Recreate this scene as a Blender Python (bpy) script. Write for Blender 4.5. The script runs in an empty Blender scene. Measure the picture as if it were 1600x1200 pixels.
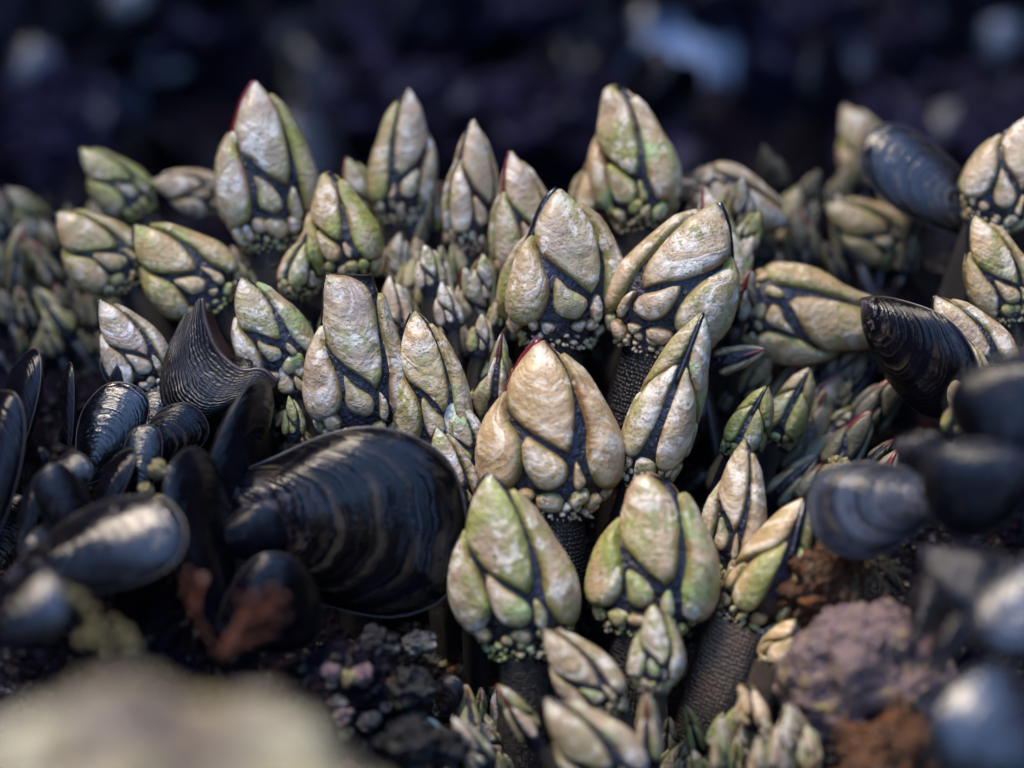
import bpy, math, random
import numpy as np
from mathutils import Matrix, Vector, noise

# ------------------------------------------------------------------ camera, sky, sun, exposure
# everything below is measured in centimetres and written to the scene in metres
CM = 0.01
sc = bpy.context.scene
PITCH = math.radians(35.0)
FPX = 85.0 / 36.0 * 1600.0                 # focal length in photograph pixels
DIST = 41.5                                # camera to the middle of the cluster
FW = np.array([0.0, math.cos(PITCH), -math.sin(PITCH)])
UP = np.array([0.0, math.sin(PITCH), math.cos(PITCH)])
RT = np.array([1.0, 0.0, 0.0])
CAM = -FW * DIST

cd = bpy.data.cameras.new('camera')
cd.lens = 85.0; cd.sensor_width = 36.0; cd.sensor_fit = 'HORIZONTAL'
cd.clip_start = 0.01; cd.clip_end = 50.0
cd.dof.use_dof = True; cd.dof.focus_distance = 40.6 * CM; cd.dof.aperture_fstop = 5.2
cam = bpy.data.objects.new('camera', cd)
sc.collection.objects.link(cam)
cam.matrix_world = Matrix(((RT[0], UP[0], -FW[0], CAM[0]*CM), (RT[1], UP[1], -FW[1], CAM[1]*CM),
                           (RT[2], UP[2], -FW[2], CAM[2]*CM), (0, 0, 0, 1)))
sc.camera = cam

SUN_EL, SUN_AZ = math.radians(66), math.radians(-60)     # azimuth from +Y towards +X
w = bpy.data.worlds.new('World'); sc.world = w; w.use_nodes = True
nt = w.node_tree
sky = nt.nodes.new('ShaderNodeTexSky'); sky.sky_type = 'NISHITA'; sky.sun_disc = False
sky.sun_elevation = SUN_EL; sky.sun_rotation = SUN_AZ
sky.air_density = 1.0; sky.dust_density = 0.4; sky.ozone_density = 4.0
bg = nt.nodes['Background']; bg.inputs['Strength'].default_value = 0.15
nt.links.new(sky.outputs[0], bg.inputs['Color'])
sd = bpy.data.lights.new('sun', 'SUN'); sd.energy = 0.85; sd.angle = math.radians(22); sd.color = (1.0, 0.83, 0.62)
sun = bpy.data.objects.new('sun', sd); sc.collection.objects.link(sun)
sdir = Vector((math.sin(SUN_AZ)*math.cos(SUN_EL), math.cos(SUN_AZ)*math.cos(SUN_EL), math.sin(SUN_EL)))
sun.rotation_euler = sdir.to_track_quat('Z', 'Y').to_euler()
vs = sc.view_settings
vs.view_transform = 'Standard'; vs.look = 'None'; vs.gamma = 1.0; vs.exposure = 2.6; vs.use_curve_mapping = False
sc.cycles.use_denoising = True
sc.cycles.max_bounces = 4
sc.cycles.use_adaptive_sampling = True; sc.cycles.adaptive_threshold = 0.02
sc.cycles.caustics_reflective = False; sc.cycles.caustics_refractive = False

random.seed(7); np.random.seed(7)
COL = sc.collection

# ------------------------------------------------------------------ small helpers
def nrm(v):
    v = np.asarray(v, float); n = np.linalg.norm(v, axis=-1, keepdims=True)
    return v / np.maximum(n, 1e-9)
def ray(px, py):
    return FW + RT * ((px - 800.0) / FPX) + UP * ((600.0 - py) / FPX)
def P(px, py, d):
    return CAM + ray(px, py) * d
def dcap(py):                                # depth of the barnacles' heads along the slope
    return 41.3 + 0.45 * (640.0 - py) / 91.0
def fbm(p, oct=3):
    return noise.fractal(Vector(p), 1.0, 2.0, oct)
def smooth(a, b, x):
    t = min(1.0, max(0.0, (x - a) / (b - a))); return t*t*(3-2*t)

def tag(o, label=None, cat=None, group=None, kind=None):
    if label: o['label'] = label
    if cat: o['category'] = cat
    if group: o['group'] = group
    if kind: o['kind'] = kind
    return o
def empty(name, mat, label, cat, group=None):
    o = bpy.data.objects.new(name, None); COL.objects.link(o)
    o.empty_display_size = 0.005
    o.matrix_world = mat
    return tag(o, label, cat, group)
def make_mesh(name, verts, faces, mat, attrs=None, uvs=None, smooth_=True):
    me = bpy.data.meshes.new(name)
    me.from_pydata((np.asarray(verts) * CM).tolist(), [], [list(map(int, f)) for f in faces])
    if smooth_:
        me.polygons.foreach_set('use_smooth', [True] * len(me.polygons))
    for k, a in (attrs or {}).items():
        at = me.attributes.new(k, 'FLOAT', 'POINT'); at.data.foreach_set('value', np.asarray(a, np.float32))
    if uvs is not None:
        uv = me.uv_layers.new(name='UVMap')
        li = np.zeros(len(me.loops), np.int32); me.loops.foreach_get('vertex_index', li)
        uv.data.foreach_set('uv', np.asarray(uvs, np.float32)[li].ravel())
    for m in (mat if isinstance(mat, (list, tuple)) else [mat]):
        me.materials.append(m)
    me.update()
    return me
def add(name, me, parent=None):
    o = bpy.data.objects.new(name, me); COL.objects.link(o)
    if parent is not None: o.parent = parent
    return o
def basis(X, Y, Z, loc):
    m = Matrix.Identity(4)
    for i in range(3):
        m[i][0], m[i][1], m[i][2], m[i][3] = X[i], Y[i], Z[i], loc[i] * CM
    return m
def grid_faces(nr, nc, wrap=True, off=0):
    f = []
    for i in range(nr - 1):
        for j in range(nc if wrap else nc - 1):
            k = (j + 1) % nc
            f.append((off + i*nc + j, off + i*nc + k, off + (i+1)*nc + k, off + (i+1)*nc + j))
    return f
def tube(pts, rad, n=10, cap=True, flat=1.0):
    pts = np.asarray(pts, float); m = len(pts)
    tan = nrm(np.gradient(pts, axis=0))
    ref = np.array([0.31, 0.9, 0.2]); V = []
    a = nrm(np.cross(tan[0], ref))
    for i in range(m):
        a = nrm(a - tan[i] * np.dot(a, tan[i])); b = np.cross(tan[i], a)
        r = rad[i] if hasattr(rad, '__len__') else rad
        for j in range(n):
            t = 2*math.pi*j/n
            V.append(pts[i] + a*math.cos(t)*r + b*math.sin(t)*r*flat)
    F = grid_faces(m, n)
    if cap:
        F.append(tuple(range(n))[::-1]); F.append(tuple((m-1)*n + j for j in range(n)))
    return np.array(V), F
def catmull(pts, n, closed=True):
    pts = np.asarray(pts, float); m = len(pts); out = []
    cnt = m if closed else m - 1
    for q in range(n):
        t = q / n * cnt if closed else q / (n - 1) * cnt
        i = min(int(t), cnt - 1); f = t - i
        g = (lambda k: pts[k % m]) if closed else (lambda k: pts[min(max(k, 0), m - 1)])
        p0, p1, p2, p3 = g(i-1), g(i), g(i+1), g(i+2)
        out.append(0.5*((2*p1) + (-p0+p2)*f + (2*p0-5*p1+4*p2-p3)*f*f + (-p0+3*p1-3*p2+p3)*f**3))
    return np.array(out)
def resample(loop, n):
    d = np.linalg.norm(np.diff(np.vstack([loop, loop[:1]]), axis=0), axis=1)
    s = np.concatenate([[0], np.cumsum(d)]); t = np.linspace(0, s[-1], n, endpoint=False)
    L = np.vstack([loop, loop[:1]])
    return np.stack([np.interp(t, s, L[:, k]) for k in range(L.shape[1])], 1)

# ------------------------------------------------------------------ materials
class NT:
    def __init__(s, name):
        s.m = bpy.data.materials.new(name); s.m.use_nodes = True
        s.t = s.m.node_tree; s.b = s.t.nodes['Principled BSDF']
    def n(s, typ, **kw):
        nd = s.t.nodes.new(typ)
        for k, v in kw.items(): setattr(nd, k, v)
        return nd
    def set(s, sock, v):
        if isinstance(v, bpy.types.NodeSocket): s.t.links.new(v, sock)
        elif isinstance(v, (tuple, list)) and len(v) == 3 and sock.type == 'RGBA': sock.default_value = (*v, 1)
        else: sock.default_value = v
    def math(s, op, a, b=0.0, clamp=False):
        nd = s.n('ShaderNodeMath', operation=op, use_clamp=clamp)
        s.set(nd.inputs[0], a); s.set(nd.inputs[1], b); return nd.outputs[0]
    def mix(s, f, a, b, blend='MIX'):
        nd = s.n('ShaderNodeMix', data_type='RGBA', blend_type=blend)
        s.set(nd.inputs[0], f); s.set(nd.inputs[6], a); s.set(nd.inputs[7], b); return nd.outputs[2]
    def ramp(s, v, a, b, lo=0.0, hi=1.0):
        nd = s.n('ShaderNodeMapRange', interpolation_type='SMOOTHSTEP')
        s.set(nd.inputs[0], v); nd.inputs[1].default_value = a; nd.inputs[2].default_value = b
        nd.inputs[3].default_value = lo; nd.inputs[4].default_value = hi; return nd.outputs[0]
    def noise(s, vec, scale, detail=3.0, rough=0.55, dist=0.0):
        nd = s.n('ShaderNodeTexNoise'); s.set(nd.inputs['Vector'], vec)
        nd.inputs['Scale'].default_value = scale; nd.inputs['Detail'].default_value = detail
        nd.inputs['Roughness'].default_value = rough; nd.inputs['Distortion'].default_value = dist
        return nd.outputs[0]
    def noise1(s, w, scale, detail=2.0):
        nd = s.n('ShaderNodeTexNoise', noise_dimensions='1D'); s.set(nd.inputs['W'], w)
        nd.inputs['Scale'].default_value = scale; nd.inputs['Detail'].default_value = detail
        return nd.outputs[0]
    def voro(s, vec, scale, feature='F1', rnd=1.0, dim='3D'):
        nd = s.n('ShaderNodeTexVoronoi', feature=feature, voronoi_dimensions=dim); s.set(nd.inputs['Vector'], vec)
        nd.inputs['Scale'].default_value = scale; nd.inputs['Randomness'].default_value = rnd
        return nd.outputs[0]
    def attr(s, name, typ='GEOMETRY'):
        nd = s.n('ShaderNodeAttribute', attribute_name=name, attribute_type=typ); return nd.outputs['Fac']
    def rnd(s): return s.n('ShaderNodeObjectInfo').outputs['Random']
    def coord(s, seeded=True):
        c = s.n('ShaderNodeTexCoord').outputs['Object']
        if not seeded: return c
        r = s.math('MULTIPLY', s.rnd(), 3.0)
        cb = s.n('ShaderNodeCombineXYZ'); s.set(cb.inputs[0], r); s.set(cb.inputs[1], s.math('MULTIPLY', r, 1.7))
        v = s.n('ShaderNodeVectorMath', operation='ADD'); s.set(v.inputs[0], c); s.set(v.inputs[1], cb.outputs[0])
        return v.outputs[0]
    def bump(s, h, dist, strength=1.0, prev=None):
        nd = s.n('ShaderNodeBump'); nd.inputs['Strength'].default_value = strength
        nd.inputs['Distance'].default_value = dist; s.set(nd.inputs['Height'], h)
        if prev is not None: s.set(nd.inputs['Normal'], prev)
        return nd.outputs[0]
    def out(s, col, rough, normal=None, spec=0.5, coat=0.0, coat_rough=0.1):
        s.set(s.b.inputs['Base Color'], col); s.set(s.b.inputs['Roughness'], rough)
        s.b.inputs['Specular IOR Level'].default_value = spec
        s.set(s.b.inputs['Coat Weight'], coat); s.b.inputs['Coat Roughness'].default_value = coat_rough
        if normal is not None: s.set(s.b.inputs['Normal'], normal)
        return s.m

def mat_plate():
    m = NT('shell_plate')
    c = m.coord(); r = m.rnd(); s = m.attr('grow'); e = m.attr('rim')
    al = m.attr('algae', 'OBJECT'); wm = m.attr('warm', 'OBJECT')
    big = m.noise(c, 90, 3); mid = m.noise(c, 260, 4, 0.6); fine = m.noise(c, 1100, 3, 0.6)
    sw = m.math('ADD', m.math('ADD', s, m.math('MULTIPLY', big, 0.28)), m.math('MULTIPLY', r, 37.0))
    band = m.ramp(m.noise1(sw, 4.2, 2.5), 0.47, 0.60)
    tan = m.mix(wm, (0.355, 0.262, 0.19), (0.44, 0.275, 0.125))
    tan = m.mix(m.ramp(mid, 0.42, 0.68), tan, m.mix(wm, (0.50, 0.405, 0.30), (0.54, 0.375, 0.19)))
    white = m.mix(wm, (0.76, 0.71, 0.65), (0.78, 0.64, 0.45))
    col = m.mix(m.math('MULTIPLY', m.math('MULTIPLY', band, 0.85), m.ramp(m.noise(c, 120, 3), 0.42, 0.60)), tan, white)
    # worn pale tip, where the oldest shell is
    col = m.mix(m.math('MULTIPLY', m.ramp(s, 0.34, 0.10), m.ramp(mid, 0.3, 0.6, 0.25, 0.8)), col, white)
    # thin chalky growth lines
    ln = m.ramp(m.noise1(sw, 34, 1.0), 0.60, 0.72)
    col = m.mix(m.math('MULTIPLY', ln, 0.10), col, white)
    # brown stain along the margins
    edge = m.math('ADD', e, m.math('MULTIPLY', m.math('SUBTRACT', mid, 0.5), 0.22))
    col = m.mix(m.ramp(edge, 0.34, 0.0, 0.0, 0.88), col, m.mix(m.ramp(big, 0.4, 0.6), (0.20, 0.15, 0.035), (0.20, 0.095, 0.03)))
    # thin olive film in broad clouds
    col = m.mix(m.math('MULTIPLY', m.ramp(m.noise(c, 75, 4, 0.6), 0.40, 0.64), m.ramp(al, 0.0, 0.7, 0.12, 0.6)), col, m.mix(fine, (0.20, 0.19, 0.06), (0.30, 0.28, 0.09)))
    # green film
    gn = m.math('ADD', m.math('MULTIPLY', m.noise(c, 150, 5, 0.62), 0.75), m.math('MULTIPLY', mid, 0.25))
    gn = m.math('ADD', gn, m.math('SUBTRACT', m.math('MULTIPLY', al, 0.24), 0.10))
    gn = m.math('ADD', gn, m.ramp(e, 0.45, 0.0, 0.0, 0.05))
    green = m.mix(m.ramp(fine, 0.4, 0.65), (0.20, 0.20, 0.03), (0.36, 0.38, 0.07))
    green = m.mix(m.ramp(r, 0.55, 0.95), green, (0.30, 0.46, 0.20))
    col = m.mix(m.ramp(gn, 0.53, 0.68, 0.0, 0.72), col, green)
    # chalky worn patches with crisp edges
    chalk = m.ramp(m.noise(c, 170, 6, 0.62), 0.575, 0.61)
    col = m.mix(m.math('MULTIPLY', chalk, 0.62), col, white)
    # mossy speckle gathering in blotches
    sp = m.math('ADD', m.noise(c, 900, 6, 0.7), m.math('MULTIPLY', m.math('SUBTRACT', m.noise(c, 110, 3), 0.5), 0.55))
    sp = m.math('ADD', sp, m.math('SUBTRACT', m.math('MULTIPLY', al, 0.16), 0.06))
    col = m.mix(m.ramp(sp, 0.55, 0.64, 0.0, 0.75), col, m.mix(big, (0.13, 0.15, 0.025), (0.24, 0.27, 0.05)))
    # dark pin-prick pits and grime
    pit = m.ramp(m.voro(c, 1500), 0.24, 0.08)
    pitm = m.math('MULTIPLY', pit, m.ramp(m.noise(c, 170, 3), 0.40, 0.56))
    col = m.mix(m.math('MULTIPLY', pitm, 0.75), col, (0.10, 0.065, 0.035))
    col = m.mix(m.ramp(m.noise(c, 420, 4, 0.65), 0.58, 0.75, 0, 0.45), col, (0.15, 0.10, 0.06))
    col = m.mix(m.attr('dirt_shade', 'OBJECT'), col, m.mix(mid, (0.035, 0.032, 0.018), (0.10, 0.085, 0.045)))  # olive-brown film, doubling as painted shade on barnacles in dark gaps
    h = m.math('ADD', m.math('MULTIPLY', m.noise1(sw, 16, 3), 0.20), m.math('MULTIPLY', mid, 0.5))
    h = m.math('SUBTRACT', h, m.math('MULTIPLY', pitm, 0.3))
    nb = m.bump(m.noise(c, 140, 4, 0.6), 0.0022, 0.5)
    nb = m.bump(h, 0.0011, 0.7, nb)
    nb = m.bump(fine, 0.0004, 0.7, nb)
    return m.out(col, m.ramp(mid, 0.3, 0.7, 0.36, 0.62), nb, 0.45, 0.16, 0.08)
def mat_mantle():
    m = NT('mantle_skin'); c = m.coord()
    n1 = m.noise(c, 220, 4); n2 = m.noise(c, 900, 4)
    col = m.mix(m.ramp(n1, 0.4, 0.65), (0.005, 0.004, 0.007), (0.022, 0.019, 0.034))
    col = m.mix(m.ramp(n2, 0.6, 0.75, 0, 0.6), col, (0.08, 0.075, 0.075))
    return m.out(col, 0.25, m.bump(m.math('ADD', n1, n2), 0.0009, 0.8), 0.4, 0.1, 0.1)
def mat_lip():
    m = NT('slit_lip'); c = m.coord(); n1 = m.noise(c, 500, 3)
    red = m.attr('red', 'OBJECT')
    col = m.mix(red, (0.012, 0.008, 0.012), m.mix(n1, (0.14, 0.008, 0.015), (0.26, 0.02, 0.03)))
    return m.out(col, 0.22, m.bump(n1, 0.0006, 0.7), 0.5, 0.5, 0.08)
def mat_stalk():
    m = NT('stalk_skin'); uv = m.n('ShaderNodeTexCoord').outputs['UV']; c = m.coord()
    mp = m.n('ShaderNodeMapping'); mp.inputs['Scale'].default_value = (54, 27.0, 1); m.set(mp.inputs['Vector'], uv)
    v = m.voro(mp.outputs[0], 1.0, 'F1', 0.45, '2D')
    n1 = m.noise(c, 130, 3)
    wv = m.n('ShaderNodeTexWave', wave_type='BANDS', bands_direction='Y'); m.set(wv.inputs['Vector'], uv)
    wv.inputs['Scale'].default_value = 1.5; wv.inputs['Distortion'].default_value = 6; wv.inputs['Detail'].default_value = 2
    base = m.mix(m.ramp(n1, 0.35, 0.7), (0.005, 0.004, 0.005), (0.015, 0.011, 0.011))
    pale = m.attr('pale', 'OBJECT')
    base = m.mix(pale, base, (0.105, 0.068, 0.042))
    col = m.mix(m.math('MULTIPLY', m.ramp(v, 0.36, 0.1, 0, 0.55), m.math('ADD', pale, 0.3)), base, (0.15, 0.115, 0.085))
    nb = m.bump(m.noise(c, 320, 5, 0.65), 0.0010, 0.6)
    nb = m.bump(m.ramp(v, 0.55, 0.0), 0.00032, 0.9, nb)
    return m.out(col, 0.40, nb, 0.5, 0.2, 0.2)
def mat_mussel():
    m = NT('mussel_shell'); c = m.coord(); s = m.attr('grow'); br = m.attr('brown', 'OBJECT'); r = m.rnd()
    n1 = m.noise(c, 260, 5, 0.6); n2 = m.noise(c, 1700, 5, 0.65)
    sw = m.math('ADD', m.math('ADD', s, m.math('MULTIPLY', n1, 0.16)), m.math('MULTIPLY', r, 20))
    bands = m.ramp(m.noise1(sw, 17, 4), 0.44, 0.66)
    col = m.mix(m.ramp(n1, 0.4, 0.6), (0.0018, 0.0018, 0.0028), (0.004, 0.004, 0.008))
    patch = m.math('MULTIPLY', m.math('MULTIPLY', bands, br), m.ramp(m.noise(c, 380, 5, 0.7, 0.8), 0.42, 0.62))
    col = m.mix(patch, col, m.mix(n2, (0.016, 0.012, 0.009), (0.070, 0.052, 0.034)))
    crust = m.math('MULTIPLY', m.ramp(n2, 0.50, 0.62), m.ramp(m.math('ADD', s, m.math('MULTIPLY', n1, 0.6)), 0.80, 0.50, 0, 0.85))
    col = m.mix(m.math('MULTIPLY', crust, br), col, (0.16, 0.13, 0.13))
    col = m.mix(m.ramp(s, 0.18, 0.03, 0, 0.5), col, (0.10, 0.09, 0.12))
    col = m.mix(m.math('MULTIPLY', m.attr('worn_sheen', 'OBJECT'), m.ramp(m.math('ADD', m.math('MULTIPLY', n1, 0.6), m.math('MULTIPLY', m.noise1(sw, 9, 3), 0.4)), 0.40, 0.60, 0.12, 1.25)), col, (0.24, 0.27, 0.36))  # pale grey-blue wear, also painting the sky's reflection on bluish mussels
    h = m.math('ADD', m.noise1(sw, 30, 3), m.math('MULTIPLY', n2, 0.3))
    nb = m.bump(h, 0.0008, 0.35)
    rough = m.math('ADD', m.math('MULTIPLY', patch, 0.3), m.ramp(n1, 0.3, 0.7, 0.05, 0.13))
    gl = m.attr('gloss', 'OBJECT')                # a film of sea water
    rough = m.math('MULTIPLY', rough, m.math('SUBTRACT', 1.0, m.math('MULTIPLY', gl, 0.65)))
    mm = m.out(col, rough, nb, 0.22, 0.06, 0.04)
    m.set(m.b.inputs['Specular IOR Level'], m.math('ADD', m.math('MULTIPLY', gl, 0.9), 0.22))
    return mm
def mat_flesh(name, a, b, rough=0.4):
    m = NT(name); c = m.coord(); n1 = m.noise(c, 250, 4)
    return m.out(m.mix(n1, a, b), rough, m.bump(n1, 0.0008, 0.6), 0.5, 0.3, 0.15)
def mat_rock(name, cols, scale, rough=(0.25, 0.55), bump=0.004, coat=0.0, spec=0.18, wet=False):
    m = NT(name); c = m.coord(False)
    n1 = m.noise(c, scale, 5, 0.62); n2 = m.noise(c, scale*4.3, 5, 0.65); n3 = m.noise(c, scale*2.1, 4, 0.6, 1.5)
    v = m.voro(c, scale*9)
    col = m.mix(m.ramp(n1, 0.38, 0.6), cols[0], cols[1])
    col = m.mix(m.ramp(n2, 0.5, 0.66, 0, 0.9), col, cols[2])
    col = m.mix(m.ramp(n3, 0.56, 0.68, 0, 0.85), col, cols[3])
    if len(cols) > 4: col = m.mix(m.ramp(m.noise(c, scale*3.1, 3), 0.60, 0.68, 0, 0.9), col, cols[4])
    h = m.math('ADD', n2, m.math('MULTIPLY', v, 0.5))
    nb = m.bump(h, bump, 0.8)
    rg_ = m.ramp(n2, 0.35, 0.65, *rough)
    if wet: rg_ = m.ramp(m.noise(c, scale * .8, 4, 0.7), 0.56, 0.62, 0.85, 0.12)
    m.set(m.b.inputs['Specular IOR Level'], spec)
    mm = m.out(col, rg_, nb, spec, coat, 0.15)
    if wet: m.set(m.b.inputs['Specular IOR Level'], m.ramp(m.noise(c, scale * .8, 4, 0.7), 0.56, 0.62, 0.06, 0.6))
    return mm
M_PLATE = mat_plate(); M_MANTLE = mat_mantle(); M_LIP = mat_lip(); M_STALK = mat_stalk(); M_MUSSEL = mat_mussel()
M_SEAM = mat_flesh('mussel_margin', (0.012, 0.010, 0.010), (0.045, 0.036, 0.030))
M_GROUND = mat_rock('wet_rock', [(0.002, 0.0016, 0.004), (0.006, 0.0045, 0.010), (0.012, 0.008, 0.016), (0.005, 0.006, 0.005), (0.020, 0.006, 0.006)], 70, wet=True)
M_BOULDER = mat_rock('pale_rock', [(0.13, 0.10, 0.08), (0.42, 0.36, 0.20), (0.62, 0.59, 0.44), (0.10, 0.07, 0.08), (0.44, 0.38, 0.11)], 34, (0.5, 0.8), 0.003, 0.0)
M_CRUST = mat_rock('coralline_crust', [(0.17, 0.11, 0.12), (0.28, 0.19, 0.18), (0.33, 0.27, 0.18), (0.10, 0.065, 0.115), (0.36, 0.28, 0.10)], 140, (0.35, 0.6), 0.003)
M_RUST = mat_rock('rusty_rock', [(0.085, 0.04, 0.022), (0.15, 0.065, 0.030), (0.17, 0.13, 0.09), (0.06, 0.03, 0.03), (0.22, 0.08, 0.02)], 120, (0.35, 0.65), 0.003)
M_GRIT = mat_rock('grit_shell', [(0.006, 0.005, 0.008), (0.020, 0.018, 0.020), (0.035, 0.045, 0.025), (0.06, 0.02, 0.012), (0.12, 0.105, 0.09)], 150, (0.2, 0.5), 0.001)
M_YELLOW = mat_rock('yellow_crust', [(0.20, 0.16, 0.06), (0.30, 0.26, 0.13), (0.5, 0.42, 0.25), (0.2, 0.13, 0.04)], 300, (0.4, 0.6), 0.001)
M_WEED = mat_flesh('red_weed', (0.09, 0.028, 0.014), (0.20, 0.075, 0.045), 0.35)
M_BACKROCK = mat_rock('violet_rock', [(0.003, 0.002, 0.006), (0.012, 0.009, 0.024), (0.050, 0.045, 0.095), (0.007, 0.004, 0.008), (0.055, 0.06, 0.075)], 60, (0.2, 0.5), 0.004, 0.0, 0.4, True)
M_THREAD = mat_flesh('byssus', (0.10, 0.08, 0.03), (0.20, 0.17, 0.09), 0.4)

def mat_curl():
    m = NT('ridged_shell'); c = m.coord(); s = m.attr('grow'); t = m.attr('rim')
    n1 = m.noise(c, 200, 4)
    rid = m.math('SINE', m.math('MULTIPLY', m.math('ADD', t, m.math('MULTIPLY', n1, 0.22)), 110.0))
    rid2 = m.math('SINE', m.math('MULTIPLY', s, 160.0))
    col = m.mix(m.ramp(n1, 0.4, 0.65), (0.006, 0.0045, 0.005), (0.018, 0.013, 0.013))
    col = m.mix(m.ramp(rid, 0.3, 1.0, 0, 0.2), col, (0.05, 0.04, 0.04))
    h = m.math('ADD', rid, m.math('MULTIPLY', rid2, 0.15))
    return m.out(col, 0.45, m.bump(h, 0.0002, 0.6), 0.5, 0.1)
M_CURL = mat_curl()
M_CURL_IN = mat_flesh('shell_lining', (0.022, 0.010, 0.009), (0.055, 0.028, 0.022), 0.5)

# ------------------------------------------------------------------ the rock underneath, with walls added around it to block sky
SL = 0.59
def base_h(x, y):
    near = SL * y - 2.7
    if y < -16: near = SL * -16 - 2.7 + (y + 16) * 0.2
    far = -6.5
    t = smooth(3.2, 11.0, y)
    h = near * (1 - t) + far * t
    if y > 21: h += (y - 21) * 3.0 * smooth(21, 26, y)  # back wall, raised steeply to shut out the low sky
    h += max(0.0, abs(x) - 24) * 2.6  # side walls added out of view to shut out the low sky
    if y < -58: h = min(h + (-58 - y) * 3.0 * smooth(-58, -66, y), 62.0) if abs(x) < 24 else h  # unseen wall added behind the camera to darken reflections
    return min(h, 115.0)
MOUNDS = []
def mound_pt(px, py, d, sx, sy):
    p = P(px, py, d); MOUNDS.append((p[0], p[1], p[2] - base_h(p[0], p[1]), sx, sy))
mound_pt(1400, 1100, 37.2, 2.6, 2.6)       # crusted shoulder under the mussels on the right
mound_pt(1560, 700, 39.6, 2.3, 2.2)
mound_pt(120, 860, 38.2, 2.9, 2.2)         # mussel bed on the left
mound_pt(560, 1060, 38.4, 1.8, 1.2)
mound_pt(230, 620, 41.8, 1.6, 1.0)
def ground_h(x, y):
    h = base_h(x, y)
    for (mx, my, a, sx, sy) in MOUNDS:
        h += a * math.exp(-((x-mx)/sx)**2 - ((y-my)/sy)**2)
    k = smooth(5, 12, y) * (1 - smooth(40, 60, y))
    h += fbm((x*0.35, y*0.35, 3.1), 4) * (0.45 + 1.9*k) + fbm((x*1.3, y*1.3, 9.0), 3) * 0.16
    return h
def axis_vals(lo, flo, fhi, hi, step, n_out):
    fine = np.arange(flo, fhi, step)
    t = np.linspace(0, 1, n_out)[1:] ** 2
    return np.concatenate([(flo + (lo - flo) * t)[::-1], fine, fhi + (hi - fhi) * t])
xs = axis_vals(-130, -14, 14, 130, 0.17, 34); ys = axis_vals(-110, -12, 20, 90, 0.17, 34)
V = [(x, y, ground_h(x, y)) for y in ys for x in xs]
g = add('rock_ground', make_mesh('rock_ground', V, grid_faces(len(ys), len(xs), False), M_GROUND))
tag(g, kind='structure')
def hit(px, py, above=0.0):
    r = ray(px, py); d = 26.0
    while d < 120:
        p = CAM + r * d
        if p[2] < ground_h(p[0], p[1]) + above: return d
        d += 0.12
    return 70.0

# ------------------------------------------------------------------ goose barnacle
_pv = np.array([-0.16, -0.08, 0.0, 0.12, 0.25, 0.38, 0.52, 0.66, 0.80, 0.91, 1.0])
_pw = np.array([0.54, 0.62, 0.76, 0.95, 1.0, 0.97, 0.85, 0.68, 0.48, 0.285, 0.05])
_pt = np.array([0.50, 0.55, 0.58, 0.62, 0.62, 0.59, 0.52, 0.42, 0.29, 0.17, 0.03])
_tb = catmull(np.stack([_pv, _pw, _pt], 1), 160, False)
class Head:
    """side-flattened head: keel plate at +X, slit at -X, height L along Z, width W"""
    def __init__(s, L, W, lean=0.2, blunt=0.0, thick=1.0, sharp=1.0, d1=0.0, d2=0.0, bow=0.0):
        s.sharp, s.d1, s.d2, s.bow = sharp, d1, d2, bow
        s.L, s.W, s.lean, s.blunt, s.thick = L, W, lean, blunt, thick
    def raw(s, phi, v):
        phi = np.radians(phi)
        a = np.interp(v, _tb[:, 0], _tb[:, 1]); b = np.interp(v, _tb[:, 0], _tb[:, 2])
        a = np.where(v > .25, np.clip(a, .01, 1.0) ** s.sharp, a)
        if s.blunt:
            k = np.clip((v - 0.55) / 0.45, 0, 1) ** 2
            a = a + s.blunt * k; b = b + s.blunt * 0.35 * k
        vv = np.clip(v, 0, 2)
        cx, sy = np.cos(phi), np.sin(phi)
        cx = np.sign(cx) * np.abs(cx) ** .92; sy = np.sign(sy) * np.abs(sy) ** .70
        a = a * (1 - 0.13 * np.clip(-cx, 0, 1) * np.clip((v - .50) / .16, 0, 1) * np.clip((1.05 - v) / .25, 0, 1))
        x = a * s.W * 0.5 * cx - s.lean * s.W * vv ** 1.7 + s.bow * s.W * np.sin(np.pi * np.clip(v, 0, 1))
        y = -b * s.thick * s.W * 0.5 * sy
        return np.stack([x, y, v * s.L], -1)
    def surf(s, phi, v):
        p = s.raw(phi, v)
        du = s.raw(phi + 0.8, v) - s.raw(phi - 0.8, v); dv = s.raw(phi, v + 0.004) - s.raw(phi, v - 0.004)
        n = nrm(np.cross(dv, du))
        c = s.raw(phi + 180, v); out = p - 0.5 * (p + c)
        sg = np.sign(np.sum(n * out, -1, keepdims=True)); sg[sg == 0] = 1
        return p, n * sg

TERGUM = [(168, .985), (105, 1.0), (58, .94), (43, .83), (45, .68), (50, .54), (56, .41), (65, .285), (79, .345), (98, .43), (121, .515), (146, .60), (166, .67), (173, .73), (174, .86)]
SCUTUM = [(172, .665), (155, .61), (135, .535), (117, .445), (107, .335), (106, .2), (116, .095), (140, .055), (163, .075), (173, .2), (174, .45)]
CARINA = [(0, .905), (24, .85), (34, .74), (38, .58), (43, .42), (47, .3), (44, .18), (34, .1), (16, .07), (0, .06), (-16, .07), (-34, .1), (-44, .18), (-47, .3), (-43, .42), (-38, .58), (-34, .74), (-24, .85)]
LATUS = [(103, .405), (103, .29), (101, .17), (92, .105), (78, .10), (68, .15), (70, .235), (86, .325)]
CLATUS = [(61, .285), (65, .2), (62, .11), (54, .075), (48, .11), (52, .2)]

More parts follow.
